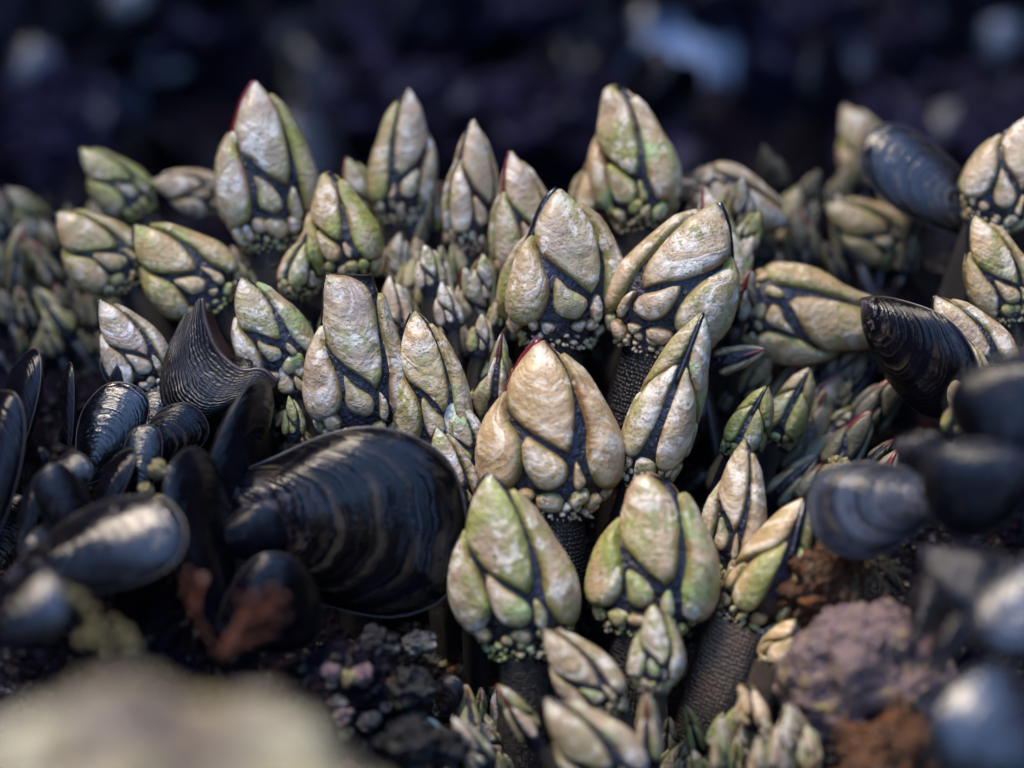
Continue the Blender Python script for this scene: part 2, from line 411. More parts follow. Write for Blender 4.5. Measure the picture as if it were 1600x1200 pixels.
def plate_mesh(hd, poly, apex, H, n=30, rings=(0.0, .3, .55, .74, .87, .95, 1.0), jit=1.0, rr=None, sink=0.35):
    rr = rr or random
    pl = np.array(poly, float)
    ap = np.array(apex, float)
    j = np.array([[rr.uniform(-2.2, 2.2), rr.uniform(-.012, .012)] for _ in pl]) * jit
    pl = pl + j
    warp = lambda q: np.stack([q[:, 0] + hd.d1 * np.sin(np.radians(q[:, 0])), q[:, 1] + hd.d2 * np.sin(np.pi * np.clip(q[:, 1], 0, 1)) * np.cos(np.radians(q[:, 0] * .5))], 1)
    pl = warp(pl); ap = warp(ap[None])[0]
    loop = resample(catmull(pl, n*3) * np.array([1/90.0, 1.0]), n)       # even spacing
    loop[:, 0] *= 90.0
    loop[:, 1] = np.minimum(loop[:, 1], 1.0)
    c = loop.mean(0)
    pts = [c[None]]; 
    for r in rings[1:]: pts.append(c + (loop - c) * r)
    q = np.vstack(pts)
    pos, nor = hd.surf(q[:, 0], q[:, 1])
    edge = pos[-n:]
    d = np.min(np.linalg.norm(pos[:, None] - edge[None], axis=2), axis=1)
    dm = max(d.max(), 1e-6); e = d / dm
    t = np.clip(d / (dm * 0.9), 0, 1)
    t2 = np.clip(d / (dm * 0.42), 0, 1)
    h = H * (0.70 * np.sqrt(np.clip(1 - (1 - t2) ** 2.2, 0, 1)) + 0.26 * t)
    # growth coordinate: 0 at the old tip, 1 at the growing margin
    A = hd.surf(np.array([ap[0]]), np.array([min(ap[1], .995)]))[0][0]
    far = np.linalg.norm(edge - A, axis=1).max()
    dirs_e = nrm(edge - A); dist_e = np.linalg.norm(edge - A, axis=1)
    dp = np.linalg.norm(pos - A, axis=1); dirs_p = nrm(pos - A)
    cosm = dirs_p @ dirs_e.T
    wgt = np.exp(60 * (cosm - 1)) * dist_e[None]**1.5
    hitd = (wgt * dist_e[None]).sum(1) / np.maximum(wgt.sum(1), 1e-9)
    g = np.clip(dp / np.maximum(hitd, 0.15 * far), 0, 1.1)
    sd_ = rr.uniform(0, 50)
    for i in range(len(pos)):
        h[i] += H * 0.30 * noise.noise(Vector((pos[i] * (2.2 / max(hd.W, .3)) + sd_).tolist())) * min(1, e[i] * 3)
    h *= np.clip((1.0 - q[:, 1]) / .20 + (hd.blunt > .05), .40, 1.0)
    step = 0.022 * H * np.sin(g * 15 + sd_) * np.clip(e * 4, 0, 1)
    h = h + step
    h[-n:] = -sink * H
    v = pos + nor * h[:, None]
    F = [(0, 1 + (k + 1) % n, 1 + k) for k in range(n)]
    for r in range(len(rings) - 2):
        for k in range(n):
            F.append((1 + r*n + k, 1 + r*n + (k+1) % n, 1 + (r+1)*n + (k+1) % n, 1 + (r+1)*n + k))
    # face outwards
    f0 = F[0]; nn = np.cross(v[f0[1]] - v[f0[0]], v[f0[2]] - v[f0[0]])
    if np.dot(nn, nor[0]) < 0: F = [f[::-1] for f in F]
    return v, F, g, e
def oval(phi0, v0, rp, rv, rr, n=6):
    a0 = rr.uniform(0, 6.28); out = []
    for k in range(n):
        t = a0 + 2*math.pi*k/n; q = rr.uniform(.68, 1.2)
        out.append((phi0 + rp*q*math.cos(t), v0 + rv*q*math.sin(t)))
    return out

def head_parts(hd, rr, detail=2, slit=0.0, hscale=1.0, drop=()):
    """list of (name, verts, faces, attrs, material)"""
    W = hd.W; H = 0.088 * W * hscale; out = []
    nb = (30, (0.0, .22, .42, .6, .74, .85, .93, .98, 1.0)) if detail == 2 else (16, (0, .4, .7, .9, 1.0))
    nph, nv = (30, 24) if detail == 2 else (14, 12)
    ph = np.repeat([np.linspace(0, 360, nph, endpoint=False)], nv, 0); vv = np.repeat(np.linspace(-.16, 1.0, nv)[:, None], nph, 1)
    p, n_ = hd.surf(ph.ravel(), vv.ravel())
    lump = np.array([noise.noise(Vector((q * (6.0 / W)).tolist())) for q in p]) * 0.018 * W
    p = p + n_ * (lump - 0.022 * W)[:, None]
    out.append(('mantle', p, [f[::-1] for f in grid_faces(nv, nph)] + [tuple((nv-1)*nph + j for j in range(nph))], {}, M_MANTLE))
    def pl(name, poly, apex, h, nn=nb):
        v, F, g_, e = plate_mesh(hd, poly, apex, h, nn[0], nn[1], 1.0, rr)
        out.append((name, v, F, {'grow': g_, 'rim': e}, M_PLATE))
    for sgn in (1, -1):
        sl = lambda L_: [(sgn * (a if a < 120 else 120 + (a-120) * (1 - slit)), b) for a, b in L_]
        pl('upper_plate', sl(TERGUM), (sgn * 150, 1.0), H * 1.0)
        pl('lower_plate', sl(SCUTUM), (sgn * 168, .66), H * 1.15)
        if detail >= 1:
            mid = (20, (0, .35, .62, .82, .94, 1.0)) if detail == 2 else (10, (0, .6, .9, 1.0))
            k1, k2 = rr.uniform(.72, 1.08), rr.uniform(.6, 1.15)
            sz = lambda L_, k: [(sum(q[0] for q in L_)/len(L_) * (1-k) + a*k, sum(q[1] for q in L_)/len(L_) * (1-k) + b*k) for a, b in L_]
            pl('side_plate', sl(sz(LATUS, k1)), (sgn * 92, .31), H * 1.0, mid)
            if detail == 2: pl('side_plate', sl(sz(CLATUS, k2)), (sgn * 57, .30), H * .8, mid)
    pl('keel_plate', CARINA, (0, .90), H * 1.0)
    if detail >= 1:
        tube_v = np.linspace(.56, 1.01, 12)
        c_, nn_ = hd.surf(np.full(12, 180.0), np.minimum(tube_v, .995))
        rad = (0.046 + 0.028 * max(slit, 0) * 2) * W * np.sin(np.linspace(.25, 2.9, 12)) ** .6
        tv, tf = tube(c_ + nn_ * 0.020 * W, rad, 8)
        out.append(('slit_lip', tv, tf, {}, M_LIP))
    if detail == 2:
        sm = (11, (0, .6, .9, 1.0))
        for k in range(14):
            a = k * 360 / 14 + rr.uniform(-6, 6)
            s_ = rr.uniform(.55, 1.4)
            poly = oval(a, 0.035 + rr.uniform(-.035, .03), 12.5 * s_, .050 * s_, rr)
            v, F, g_, e = plate_mesh(hd, poly, (a, .08), H * .6 * s_, 12, (0, .45, .75, .93, 1.0), 0, rr)
            out.append(('base_scale', v, F, {'grow': g_, 'rim': e}, M_PLATE))
        VV, FF, GG, EE = [], [], [], []; off = 0
        for row, (cnt, v0, rp, rv) in enumerate(((22, -.03, 6.5, .022), (30, -.066, 4.6, .015), (38, -.095, 3.2, .010))):
            for k in range(cnt):
                a = k * 360 / cnt + rr.uniform(-4, 4) + row * 7; s_ = rr.uniform(.4, 1.6)
                v, F, g_, e = plate_mesh(hd, oval(a, v0 + rr.uniform(-.02, .02), rp * s_, rv * s_, rr, 6), (a, v0 + rv), H * .34 * s_, 7, (0, .65, 1.0), 0, rr)
                VV.append(v); FF += [tuple(i + off for i in f) for f in F]; off += len(v); GG.append(g_); EE.append(e)
        out.append(('scale_fringe', np.vstack(VV), FF, {'grow': np.concatenate(GG), 'rim': np.concatenate(EE)}, M_PLATE))
    return out

def orient(base, tip, phiv, lean_w):
    Zv = nrm(tip - base); Wd = nrm(CAM - base)
    Wp = nrm(Wd - Zv * np.dot(Wd, Zv)); Rr = np.cross(-Wp, Zv)
    return Zv, Wp, Rr
def stalk_pts(base, Zv, R, bend, maxlen=7.0):
    pts = [base + Zv * R * 0.25]; d = -Zv.copy(); p = base.copy()
    goal = nrm(np.array([bend[0], bend[1], -1.0])); L = 0.0
    while L < maxlen:
        d = nrm(d * 0.88 + goal * 0.12); p = p + d * 0.22; L += 0.22; pts.append(p.copy())
        if p[2] < ground_h(p[0], p[1]) - 0.35: break
    return np.array(pts)
def make_stalk(root, Minv, pts, R, hd, pale=0.0):
    m = len(pts); n = 22
    # start elliptical like the head's foot, grow round
    loc = np.array([list(Minv @ Vector((q * CM).tolist())) for q in pts]) / CM
    tan = nrm(np.gradient(loc, axis=0)); V = []; UV = []; ln = 0
    for i in range(m):
        if i: ln += np.linalg.norm(loc[i] - loc[i-1])
        X = np.array([1., 0, 0]); X = nrm(X - tan[i] * np.dot(X, tan[i])); Y = np.cross(tan[i], X)
        k = min(1.0, i / 6)
        ra = R * (1.0 + 0.10 * math.sin(i * .55 + R * 9) - 0.10 * k); rb = R * (0.98 * k + (1 - k) * 0.94)
        wr = 1.0
        for j in range(n):
            t = 2*math.pi*j/n
            V.append(loc[i] + X*math.cos(t)*ra*wr + Y*math.sin(t)*rb*wr); UV.append((j/n if j <= n/2 else 1 - j/n, ln / max(R * 3.2, .2)))
    F = grid_faces(m, n)
    V = np.array(V)
    f0 = F[0]; nn = np.cross(V[f0[1]]-V[f0[0]], V[f0[2]]-V[f0[0]])
    if np.dot(nn, V[f0[0]] - loc[0]) < 0: F = [f[::-1] for f in F]
    o = add('stalk', make_mesh('stalk', V, F, M_STALK, None, UV), root); o['pale'] = pale
    return o

HEADS = []
def barnacle(tip, base, w, phi, label, dd=0.0, algae=0.4, warm=0.45, lean=0.16, blunt=0.0, slit=0.0, tilt=0.14, red=0.0,
             group='goose barnacles of the cluster', detail=2, seed=None, bend=(0, -0.1), pale=0.0, hscale=1.0, thick=1.0, stalk=True, d=None, rstalk=1.0, dirt_shade=0.0):
    rr = random.Random(seed if seed is not None else hash((tip, base)) & 0xffff)
    d0 = (dcap(base[1]) + dd) if d is None else d
    W = .91 * w * d0 / FPX
    # the tip leans to the slit side: bring the axis back under the head
    ax = np.array([tip[0] - base[0], base[1] - tip[1]], float); al_ = np.linalg.norm(ax); ax /= al_
    perp = np.array([ax[1], -ax[0]])
    sh = lean * w * math.sin(math.radians(phi)) * perp
    t2 = (tip[0] + sh[0], tip[1] - sh[1])
    Lp = al_ * d0 / FPX
    B = P(base[0], base[1], d0); T = P(t2[0], t2[1], d0 - tilt * Lp)
    L = float(np.linalg.norm(T - B))
    B = B + (T - B) * 0.08; L *= 0.92                # the fringe of scales reaches below v = 0
    Zv, Wp, Rr = orient(B, T, phi, 0)
    c, s = math.cos(math.radians(phi)), math.sin(math.radians(phi))
    X = c * Wp + s * Rr; Y = np.cross(Zv, X)
    M = basis(X, Y, Zv, B)
    root = empty('goose_barnacle', M, label, 'barnacle', group)
    hd = Head(L, W, lean, blunt, thick, rr.uniform(.92, 1.18), rr.uniform(-10, 12), rr.uniform(-.06, .06), rr.uniform(-.07, .07))
    for (name, v, F, at, mt) in head_parts(hd, rr, detail, slit, hscale):
        o = add(name, make_mesh(name, v, F, mt, at), root)
        if mt is M_PLATE:
            o['algae'] = min(1.0, max(0.0, algae + rr.uniform(-.18, .18))); o['warm'] = min(1.0, max(0.0, warm + rr.uniform(-.18, .18)))
        if mt is M_PLATE: o['dirt_shade'] = dirt_shade
        if mt is M_LIP: o['red'] = red
        if name == 'scale_fringe': o['kind'] = 'stuff'; o['algae'] = min(1, algae + .15)
    if stalk:
        R = W * 0.5 * 0.55 * rstalk
        make_stalk(root, M.inverted(), stalk_pts(B - Zv * L * .14, Zv, R, bend), R, hd, pale)
    return root

MAIN = [
 # tip, base, width, facing, label, options
 ((852,532), (862,800), 222, 80, 'large tan barnacle with pale chevron bands, in front of a bare dark stalk', dict(algae=.12, warm=.8, seed=11, red=.8, lean=.03)),
 ((768,746), (820,1015), 192, 78, 'tan and lime green barnacle with fringe of tiny green scales, beside the big striped mussel', dict(algae=.62, warm=.35, seed=12, lean=.2)),
 ((1028,744), (1003,985), 200, 76, 'olive tinted broad barnacle with smooth rounded tip behind the small grey barnacle', dict(algae=.60, warm=.6, seed=13, lean=.06, blunt=.16)),
 ((878,295), (868,535), 190, 104, 'pale barnacle with black slit down one side, tip shaped like a white hood', dict(algae=.36, warm=.3, seed=14, lean=.02, dd=.0)),
 ((1118,320), (1018,545), 200, 268, 'wide barnacle leaning away from its twin, blue grey seams and a mint green tip', dict(algae=.3, warm=.45, seed=15, lean=.16, dd=-.1)),
 ((548,430), (560,690), 165, 86, 'blunt flat topped grey barnacle outlined in black skin', dict(algae=.25, warm=.15, seed=16, blunt=.42, lean=.1)),
 ((402,128), (425,385), 160, 98, 'tall pale green tipped barnacle with thick blue grey seams, standing above the cluster', dict(algae=.42, warm=.15, seed=17, lean=.12, dd=.5, red=.6)),
 ((636,138), (622,345), 104, 292, 'slim pale pointed barnacle standing against the dark behind the grey juveniles', dict(algae=.3, warm=.4, seed=18, lean=.05, dd=.9)),
 ((742,186), (738,390), 92, 122, 'narrow needle tipped barnacle with a blue grey seam', dict(algae=.18, warm=.5, seed=19, lean=-.05, dd=.6)),
 ((799,236), (822,440), 108, 112, 'pale barnacle with a thin dark red edge beside the needle tipped one', dict(algae=.25, warm=.4, seed=20, lean=.12, dd=.5, red=.7)),
 ((962,134), (1005,350), 142, 58, 'tall barnacle with lime stripe down one edge and a dark gap to its keel', dict(algae=.5, warm=.6, seed=21, lean=.12, dd=.5, blunt=.08)),
 ((936,234), (926,345), 84, 120, 'short pinkish brown barnacle hidden behind the tall lime striped one', dict(algae=.1, warm=.75, seed=22, dd=1.2, lean=0)),
 ((514,270), (553,432), 120, 56, 'brown and olive barnacle with a green cap above the flat topped one', dict(algae=.45, warm=.6, seed=23, lean=.1, blunt=.1, red=.4)),
 ((496,345), (462,462), 82, 140, 'small olive brown round barnacle tucked against the green capped one', dict(algae=.5, warm=.6, seed=24, dd=.3, lean=0)),
 ((380,434), (455,590), 118, 84, 'white and green mottled barnacle tipped over beside the ridged curled shell', dict(algae=.5, warm=.25, seed=25, lean=.1, dd=.1)),
 ((158,468), (238,610), 104, 80, 'barnacle with a chalk white upper plate over pinkish lower plates', dict(algae=.12, warm=.0, seed=26, lean=.1, dd=.2, hscale=.8)),
 ((214,352), (345,480), 138, 84, 'tan barnacle lying sideways with a vivid green nose', dict(algae=.5, warm=.85, seed=27, dirt_shade=0.08, lean=.14, dd=.5)),
 ((94,330), (205,445), 118, 84, 'olive brown barnacle lying sideways next to the green nosed one', dict(algae=.55, warm=.85, seed=28, dirt_shade=0.20, lean=.12, dd=.9)),
 ((128,232), (222,335), 88, 100, 'dark green slender barnacle in front of the black rock', dict(algae=.85, warm=.4, seed=29, dirt_shade=0.30, dd=1.5)),
 ((236,282), (345,318), 72, 88, 'pinkish barnacle lying flat behind the tall green tipped one', dict(algae=.1, warm=.5, seed=30, dirt_shade=0.30, dd=1.6)),
 ((650,486), (682,720), 122, 74, 'slim tan barnacle with olive streaks beside the flat topped one', dict(algae=.42, warm=.6, seed=31, lean=.08, dd=.0)),
 ((690,610), (735,745), 76, 74, 'small blue green barnacle overlapping another small striped one', dict(algae=.6, warm=.1, seed=32, dd=-.05, red=.5)),
 ((684,668), (722,812), 82, 92, 'small green and grey striped barnacle with a thin purple slit', dict(algae=.5, warm=.15, seed=33, dd=.0, red=.4)),
 ((1100,488), (1000,755), 118, 176, 'slender barnacle turned edge on, long black slit between pale plates', dict(algae=.36, warm=.35, seed=34, lean=0, slit=-.06, thick=1.45)),
 ((1166,686), (1128,900), 100, 66, 'barnacle with a white and brown chevron plate on a green edge', dict(algae=.35, warm=.55, seed=35, lean=.05, dd=.1)),
 ((1200,602), (1150,712), 78, 168, 'small mossy barnacle with broad black slit above the chevron plated one', dict(algae=.9, warm=.4, seed=36, dirt_shade=0.20, slit=-.02, dd=.5, thick=1.3)),
 ((1266,574), (1212,690), 78, 176, 'mossy green barnacle with dark edge leaning over the shaded juveniles', dict(algae=.9, warm=.5, seed=37, dirt_shade=0.30, slit=-.03, dd=1.1, thick=1.3)),
 ((1256,778), (1162,975), 132, 204, 'barnacle with orange brown rimmed plates on a thick bare brown stalk', dict(algae=.45, warm=.95, seed=38, lean=.05, slit=.12, bend=(-.15,-.35), pale=.8, rstalk=1.7, thick=1.25)),
 ((853,984), (955,1115), 98, 72, 'pinkish tan barnacle leaning sideways below the lime fringed one', dict(algae=.3, warm=.5, seed=39, dd=-.35)),
 ((856,1092), (985,1240), 122, 72, 'pale green and cream barnacle leaning sideways over the stones', dict(algae=.5, warm=.25, seed=40, dd=-.65)),
 ((1026,946), (1020,1075), 90, 70, 'small grey green rounded barnacle standing on a short smooth stalk', dict(algae=.55, warm=.0, seed=41, dd=-.5, blunt=.1, hscale=.7, lean=.02)),
 ((1196,546), (1108,572), 48, 178, 'small barnacle pointing sideways with an open bright red slit', dict(algae=.1, warm=.4, seed=42, slit=.35, dd=.3, red=1.0, detail=1, thick=1.3)),
 ((1392,510), (1158,478), 152, 272, 'wide brown barnacle lying on its side in shade with a dark slit underneath', dict(algae=.3, warm=.85, seed=143, dd=.9, red=.4, lean=.02, blunt=.34, thick=1.15, dirt_shade=.25)),
 ((1632,178), (1540,352), 132, 96, 'large barnacle with a black diagonal seam above the horn tipped one', dict(algae=.3, warm=.5, seed=44, dd=.0, lean=0)),
 ((1524,336), (1580,500), 104, 100, 'yellowish barnacle with a gaping horn shaped tip above the mussels', dict(algae=.45, warm=.8, seed=45, dd=-.1, slit=.15)),
 ((1463,462), (1550,620), 122, 84, 'pinkish brown barnacle beside the black triangular mussel', dict(algae=.15, warm=.6, seed=46, dd=-.1, lean=.1)),
 ((1512,530), (1520,660), 78, 96, 'small tan barnacle below the pinkish brown one, beside the blurred mussels', dict(algae=.25, warm=.8, seed=47, dd=-.6)),
 ((1320,164), (1385,310), 98, 90, 'pale cream barnacle behind the blue edged mussel', dict(algae=.5, warm=.4, seed=48, dirt_shade=0.10, dd=3.6, d=47.2)),
 ((1292,318), (1405,400), 92, 86, 'brown barnacle half hidden in shade below the blue edged mussel', dict(algae=.4, warm=.9, seed=49, dirt_shade=0.45, d=45.0)),
 ((1232,345), (1085,300), 112, 272, 'dark outlined grey barnacle lying on its side behind the mint tipped one', dict(algae=.2, warm=.2, seed=50, dirt_shade=0.35, dd=1.2)),
 ((1102,290), (1132,480), 82, 132, 'grey green barnacle squeezed behind the mint tipped one', dict(algae=.5, warm=.1, seed=51, dd=.7, red=.6)),
 ((1146,360), (1150,500), 44, 100, 'narrow grey green barnacle squeezed between two bigger ones', dict(algae=.5, warm=.1, seed=52, dd=.7, detail=1)),
 ((1165,1072), (1180,1140), 58, 40, 'small round chestnut barnacle at the foot of the thick brown stalk', dict(algae=.15, warm=.9, seed=53, dd=-.5, blunt=.4, detail=1)),
 ((1244,966), (1206,1040), 74, 216, 'small orange plated barnacle on a wrinkled dark green stalk', dict(algae=.35, warm=1.0, seed=54, dd=-.35, bend=(.1,-.3), pale=.5, rstalk=1.6)),
 ((1128,1116), (1126,1215), 34, 100, 'thin green barnacle between the two stalks', dict(algae=.6, warm=.4, seed=55, dd=-.9, detail=1)),
 ((1238,1100), (1212,1215), 46, 110, 'thin pointed olive barnacle below the crusted rock', dict(algae=.55, warm=.5, seed=56, dd=-.9, detail=1)),
 ((1186,1150), (1182,1225), 32, 90, 'tiny olive barnacle below the round chestnut one', dict(algae=.5, warm=.5, seed=57, dd=-1.0, detail=1)),
 ((775,1068), (842,1165), 52, 150, 'small slim barnacle with dark red slit leaning against a black stalk', dict(algae=.5, warm=.3, seed=58, dd=-.2, detail=1, red=.8, slit=.15)),
 ((708,1118), (765,1210), 48, 100, 'small white and green barnacle on the stony ground', dict(algae=.5, warm=.1, seed=59, dd=-.3, detail=1)),
 ((1010,1078), (1016,1200), 60, 174, 'small dark barnacle with a red line up its middle', dict(algae=.45, warm=.2, seed=60, dd=-.8, detail=1, red=.9, slit=.15)),
 ((668,384), (672,462), 48, 90, 'small grey green juvenile barnacle with a rounded head, above the other juveniles', dict(algae=.5, warm=.1, seed=61, dd=.1, detail=1, blunt=.15)),
 ((690,440), (706,520), 44, 80, 'small blue grey juvenile barnacle leaning beside the slim tan one', dict(algae=.5, warm=.0, seed=62, dd=.1, detail=1)),
 ((756,396), (744,480), 50, 120, 'two toned green juvenile barnacle with a dark seam', dict(algae=.6, warm=.2, seed=63, dd=.3, detail=1, red=.6)),
 ((786,450), (772,520), 36, 120, 'small pointed green juvenile beside a red seam', dict(algae=.6, warm=.3, seed=64, dd=.2, detail=1, red=.9)),
 ((754,490), (746,560), 42, 100, 'small brownish juvenile barnacle between the slim tan one and the pale ones', dict(algae=.4, warm=.4, seed=65, dd=.1, detail=1)),
 ((785,518), (773,640), 50, 172, 'narrow olive barnacle seen edge on with a purple slit', dict(algae=.5, warm=.2, seed=66, dd=-.05, detail=1, slit=.2, red=.5)),
 ((842,520), (806,632), 44, 160, 'dark red lipped narrow barnacle behind the banded tan one', dict(algae=.6, warm=.1, seed=67, dd=.15, detail=1, slit=.3, red=1.0)),
 ((452,618), (458,690), 36, 90, 'tiny bright green barnacle beside the flat topped one', dict(algae=.8, warm=.1, seed=68, dd=.1, detail=1)),
 ((448,535), (466,625), 58, 90, 'small olive barnacle under the mottled white and green one', dict(algae=.55, warm=.4, seed=69, dd=.15, detail=1)),
 ((610,430), (625,545), 60, 60, 'small pale barnacle pressed behind the flat topped one', dict(algae=.1, warm=.3, seed=70, dd=.35, detail=1)),
]
for (tip, base, w_, phi, label, kw) in MAIN:
    barnacle(tip, base, w_, phi, label, **kw)

# ------------------------------------------------------------------ juveniles: one mesh each, a few shapes shared
def juv_proto(seed):
    rr = random.Random(seed); hd = Head(1.0, rr.uniform(.42, .55), rr.uniform(-.1, .2), 0.0, 1.1)
    VV, FF, MI, at = [], [], [], {'grow': [], 'rim': []}; off = 0; mats = [M_MANTLE, M_PLATE, M_LIP, M_STALK]
    for (name, v, F, a, mt) in head_parts(hd, rr, 1, rr.uniform(0, .2)):
        VV.append(v); FF += [tuple(i + off for i in f) for f in F]; MI += [mats.index(mt)] * len(F); off += len(v)
        for k in at: at[k].append(a.get(k, np.zeros(len(v))))
    tv, tf = tube([(0, 0, .0 - t * .4) for t in range(0, 6)], [.3 * hd.W, .28 * hd.W, .28 * hd.W, .3 * hd.W, .32 * hd.W, .34 * hd.W], 10)
    VV.append(tv); FF += [tuple(i + off for i in f) for f in tf]; MI += [3] * len(tf)
    for k in at: at[k].append(np.zeros(len(tv)))
    me = make_mesh('juvenile_barnacle', np.vstack(VV), FF, mats, {k: np.concatenate(a) for k, a in at.items()})
    me.polygons.foreach_set('material_index', MI)
    return me
JUV = [juv_proto(900 + i) for i in range(6)]
rj = random.Random(42)
def juveniles(x0, x1, y0, y1, n, L0, L1, dirx, label, group, algae, warm, red=0.3, above=0.3, mind=20, dirt_shade=0.0):
    pts = []
    tries = 0
    while len(pts) < n and tries < n * 40:
        tries += 1
        q = (rj.uniform(x0, x1), rj.uniform(y0, y1))
        if all((q[0]-a)**2 + (q[1]-b)**2 > mind**2 for a, b in pts): pts.append(q)
    for (px, py) in pts:
        d = min(hit(px, py, above), dcap(py) + 3.2)
        L = rj.uniform(L0, L1) * d / FPX
        B = P(px, py, d)
        Zv = nrm(UP * 0.95 + FW * rj.uniform(-.6, .15) + RT * (dirx + rj.uniform(-.5, .5)))
        Wd = nrm(CAM - B); Wp = nrm(Wd - Zv * np.dot(Wd, Zv)); Rr = np.cross(-Wp, Zv); f = math.radians(rj.choice((80, 100, 120, 170, 190, 260, 280)) + rj.uniform(-15, 15))
        X = math.cos(f) * Wp + math.sin(f) * Rr; Y = np.cross(Zv, X)
        o = add('juvenile_barnacle', rj.choice(JUV))
        o.matrix_world = basis(X * L, Y * L, Zv * L, B)
        tag(o, label, 'barnacle', group)
        o['dirt_shade'] = min(.95, max(0, dirt_shade + rj.uniform(-.35, .35))) if dirt_shade else 0.0
        o['algae'] = min(1, max(0, algae + rj.uniform(-.2, .2))); o['warm'] = min(1, max(0, warm + rj.uniform(-.2, .2))); o['red'] = red if rj.random() < .6 else 0.0
juveniles(-15, 185, 360, 560, 46, 32, 100, -.25, 'tiny green and white barnacle in the crowded patch beside the olive brown one', 'tiny barnacles in the crowded patch', .7, .3, .9, .3, 27, .72)
juveniles(630, 810, 420, 690, 24, 50, 115, .05, 'small juvenile barnacle packed among the slim barnacles of the middle', 'juveniles packed in the middle', .6, .25, .8, 2.0, 32, .3)
juveniles(560, 720, 320, 440, 14, 50, 100, .0, 'small brownish juvenile standing below the slim pale pointed barnacle', 'juveniles below the back row', .5, .5, .8, 1.7, 30, .4)
juveniles(420, 520, 520, 730, 18, 44, 76, .0, 'tiny olive juvenile in the gap beside the flat topped barnacle', 'juveniles beside the flat topped barnacle', .7, .3, .3, 1.8, 24, .2)
juveniles(440, 690, 705, 765, 18, 26, 46, .0, 'tiny rounded green juvenile above the big striped mussel', 'juveniles above the striped mussel', .8, .2, .3, 1.2, 22, .3)
juveniles(1110, 1360, 560, 800, 28, 50, 120, .75, 'small shaded juvenile pointing sideways in the dark gap behind the mossy barnacles', 'shaded juveniles in the dark gap', .6, .3, 1.0, .7, 34, .85)
juveniles(690, 870, 1120, 1240, 18, 52, 95, -.35, 'small juvenile barnacle on the ground below the leaning pale ones', 'juveniles on the lower ground', .6, .3, .7, .7, 28, .25)
juveniles(1010, 1270, 1150, 1250, 18, 52, 95, .05, 'small olive juvenile at the foot of the thick brown stalk', 'juveniles at the foot of the stalk', .65, .4, .5, .7, 28, .2)
juveniles(1180, 1450, 290, 440, 16, 55, 115, -.1, 'blurred brown juvenile in shade below the blue edged mussel', 'juveniles below the blue edged mussel', .4, .7, 1.0, .5, 36, .8)
juveniles(250, 400, 430, 480, 9, 40, 66, .0, 'small cream juvenile behind the ridged curled shell', 'juveniles behind the curled shell', .5, .5, .2, 1.9, 22, .1)
juveniles(1470, 1560, 640, 700, 5, 60, 100, .0, 'slim pale juvenile beside the blurred grey mussels', 'juveniles beside the grey mussels', .5, .6, .2, .8, 24)
juveniles(1080, 1180, 340, 560, 8, 60, 110, .1, 'slim grey green juvenile wedged between the mint tipped barnacle and the wide brown one', 'juveniles wedged beside the mint tipped barnacle', .6, .1, .8, 2.0, 26, .15)
juveniles(780, 960, 430, 560, 10, 50, 80, .0, 'small juvenile half hidden behind the banded tan barnacle', 'juveniles behind the banded barnacle', .6, .3, .7, 1.2, 26, .3)

# ------------------------------------------------------------------ mussels
def lump_mesh(name, mat, R, amp, freq, seed, n=46, pits=0.0):
    V = []; m = n * 2
    for i in range(n + 1):
        t = math.pi * i / n
        for j in range(m):
            f = 2*math.pi*j/m
            q = np.array([math.sin(t)*math.cos(f), math.sin(t)*math.sin(f), math.cos(t)])
            r = 1 + amp * fbm(q * freq + seed, 5)
            if pits:
                dd, _ = noise.voronoi(Vector((q * freq * 1.6 + seed).tolist()))
                r -= pits * max(0, 1 - dd[0] * 3.2)
                r += 0.10 * amp * fbm(q * freq * 6 + seed, 2)
            V.append(q * r * np.array(R))
    F = [f[::-1] for f in grid_faces(n + 1, m)]
    return make_mesh(name, V, F, mat)
BACKSTONES = [lump_mesh('stone', M_BACKROCK, (1, 1, 1), .45, 2.0, 60 + 9 * k, 26, .2) for k in range(4)]
MUS = [(0, 0), (.10, .115), (.24, .20), (.42, .285), (.60, .325), (.78, .31), (.91, .235), (.985, .09), (.985, -.06), (.92, -.165), (.76, -.225), (.55, -.225), (.32, -.185), (.13, -.10), (.03, -.03)]
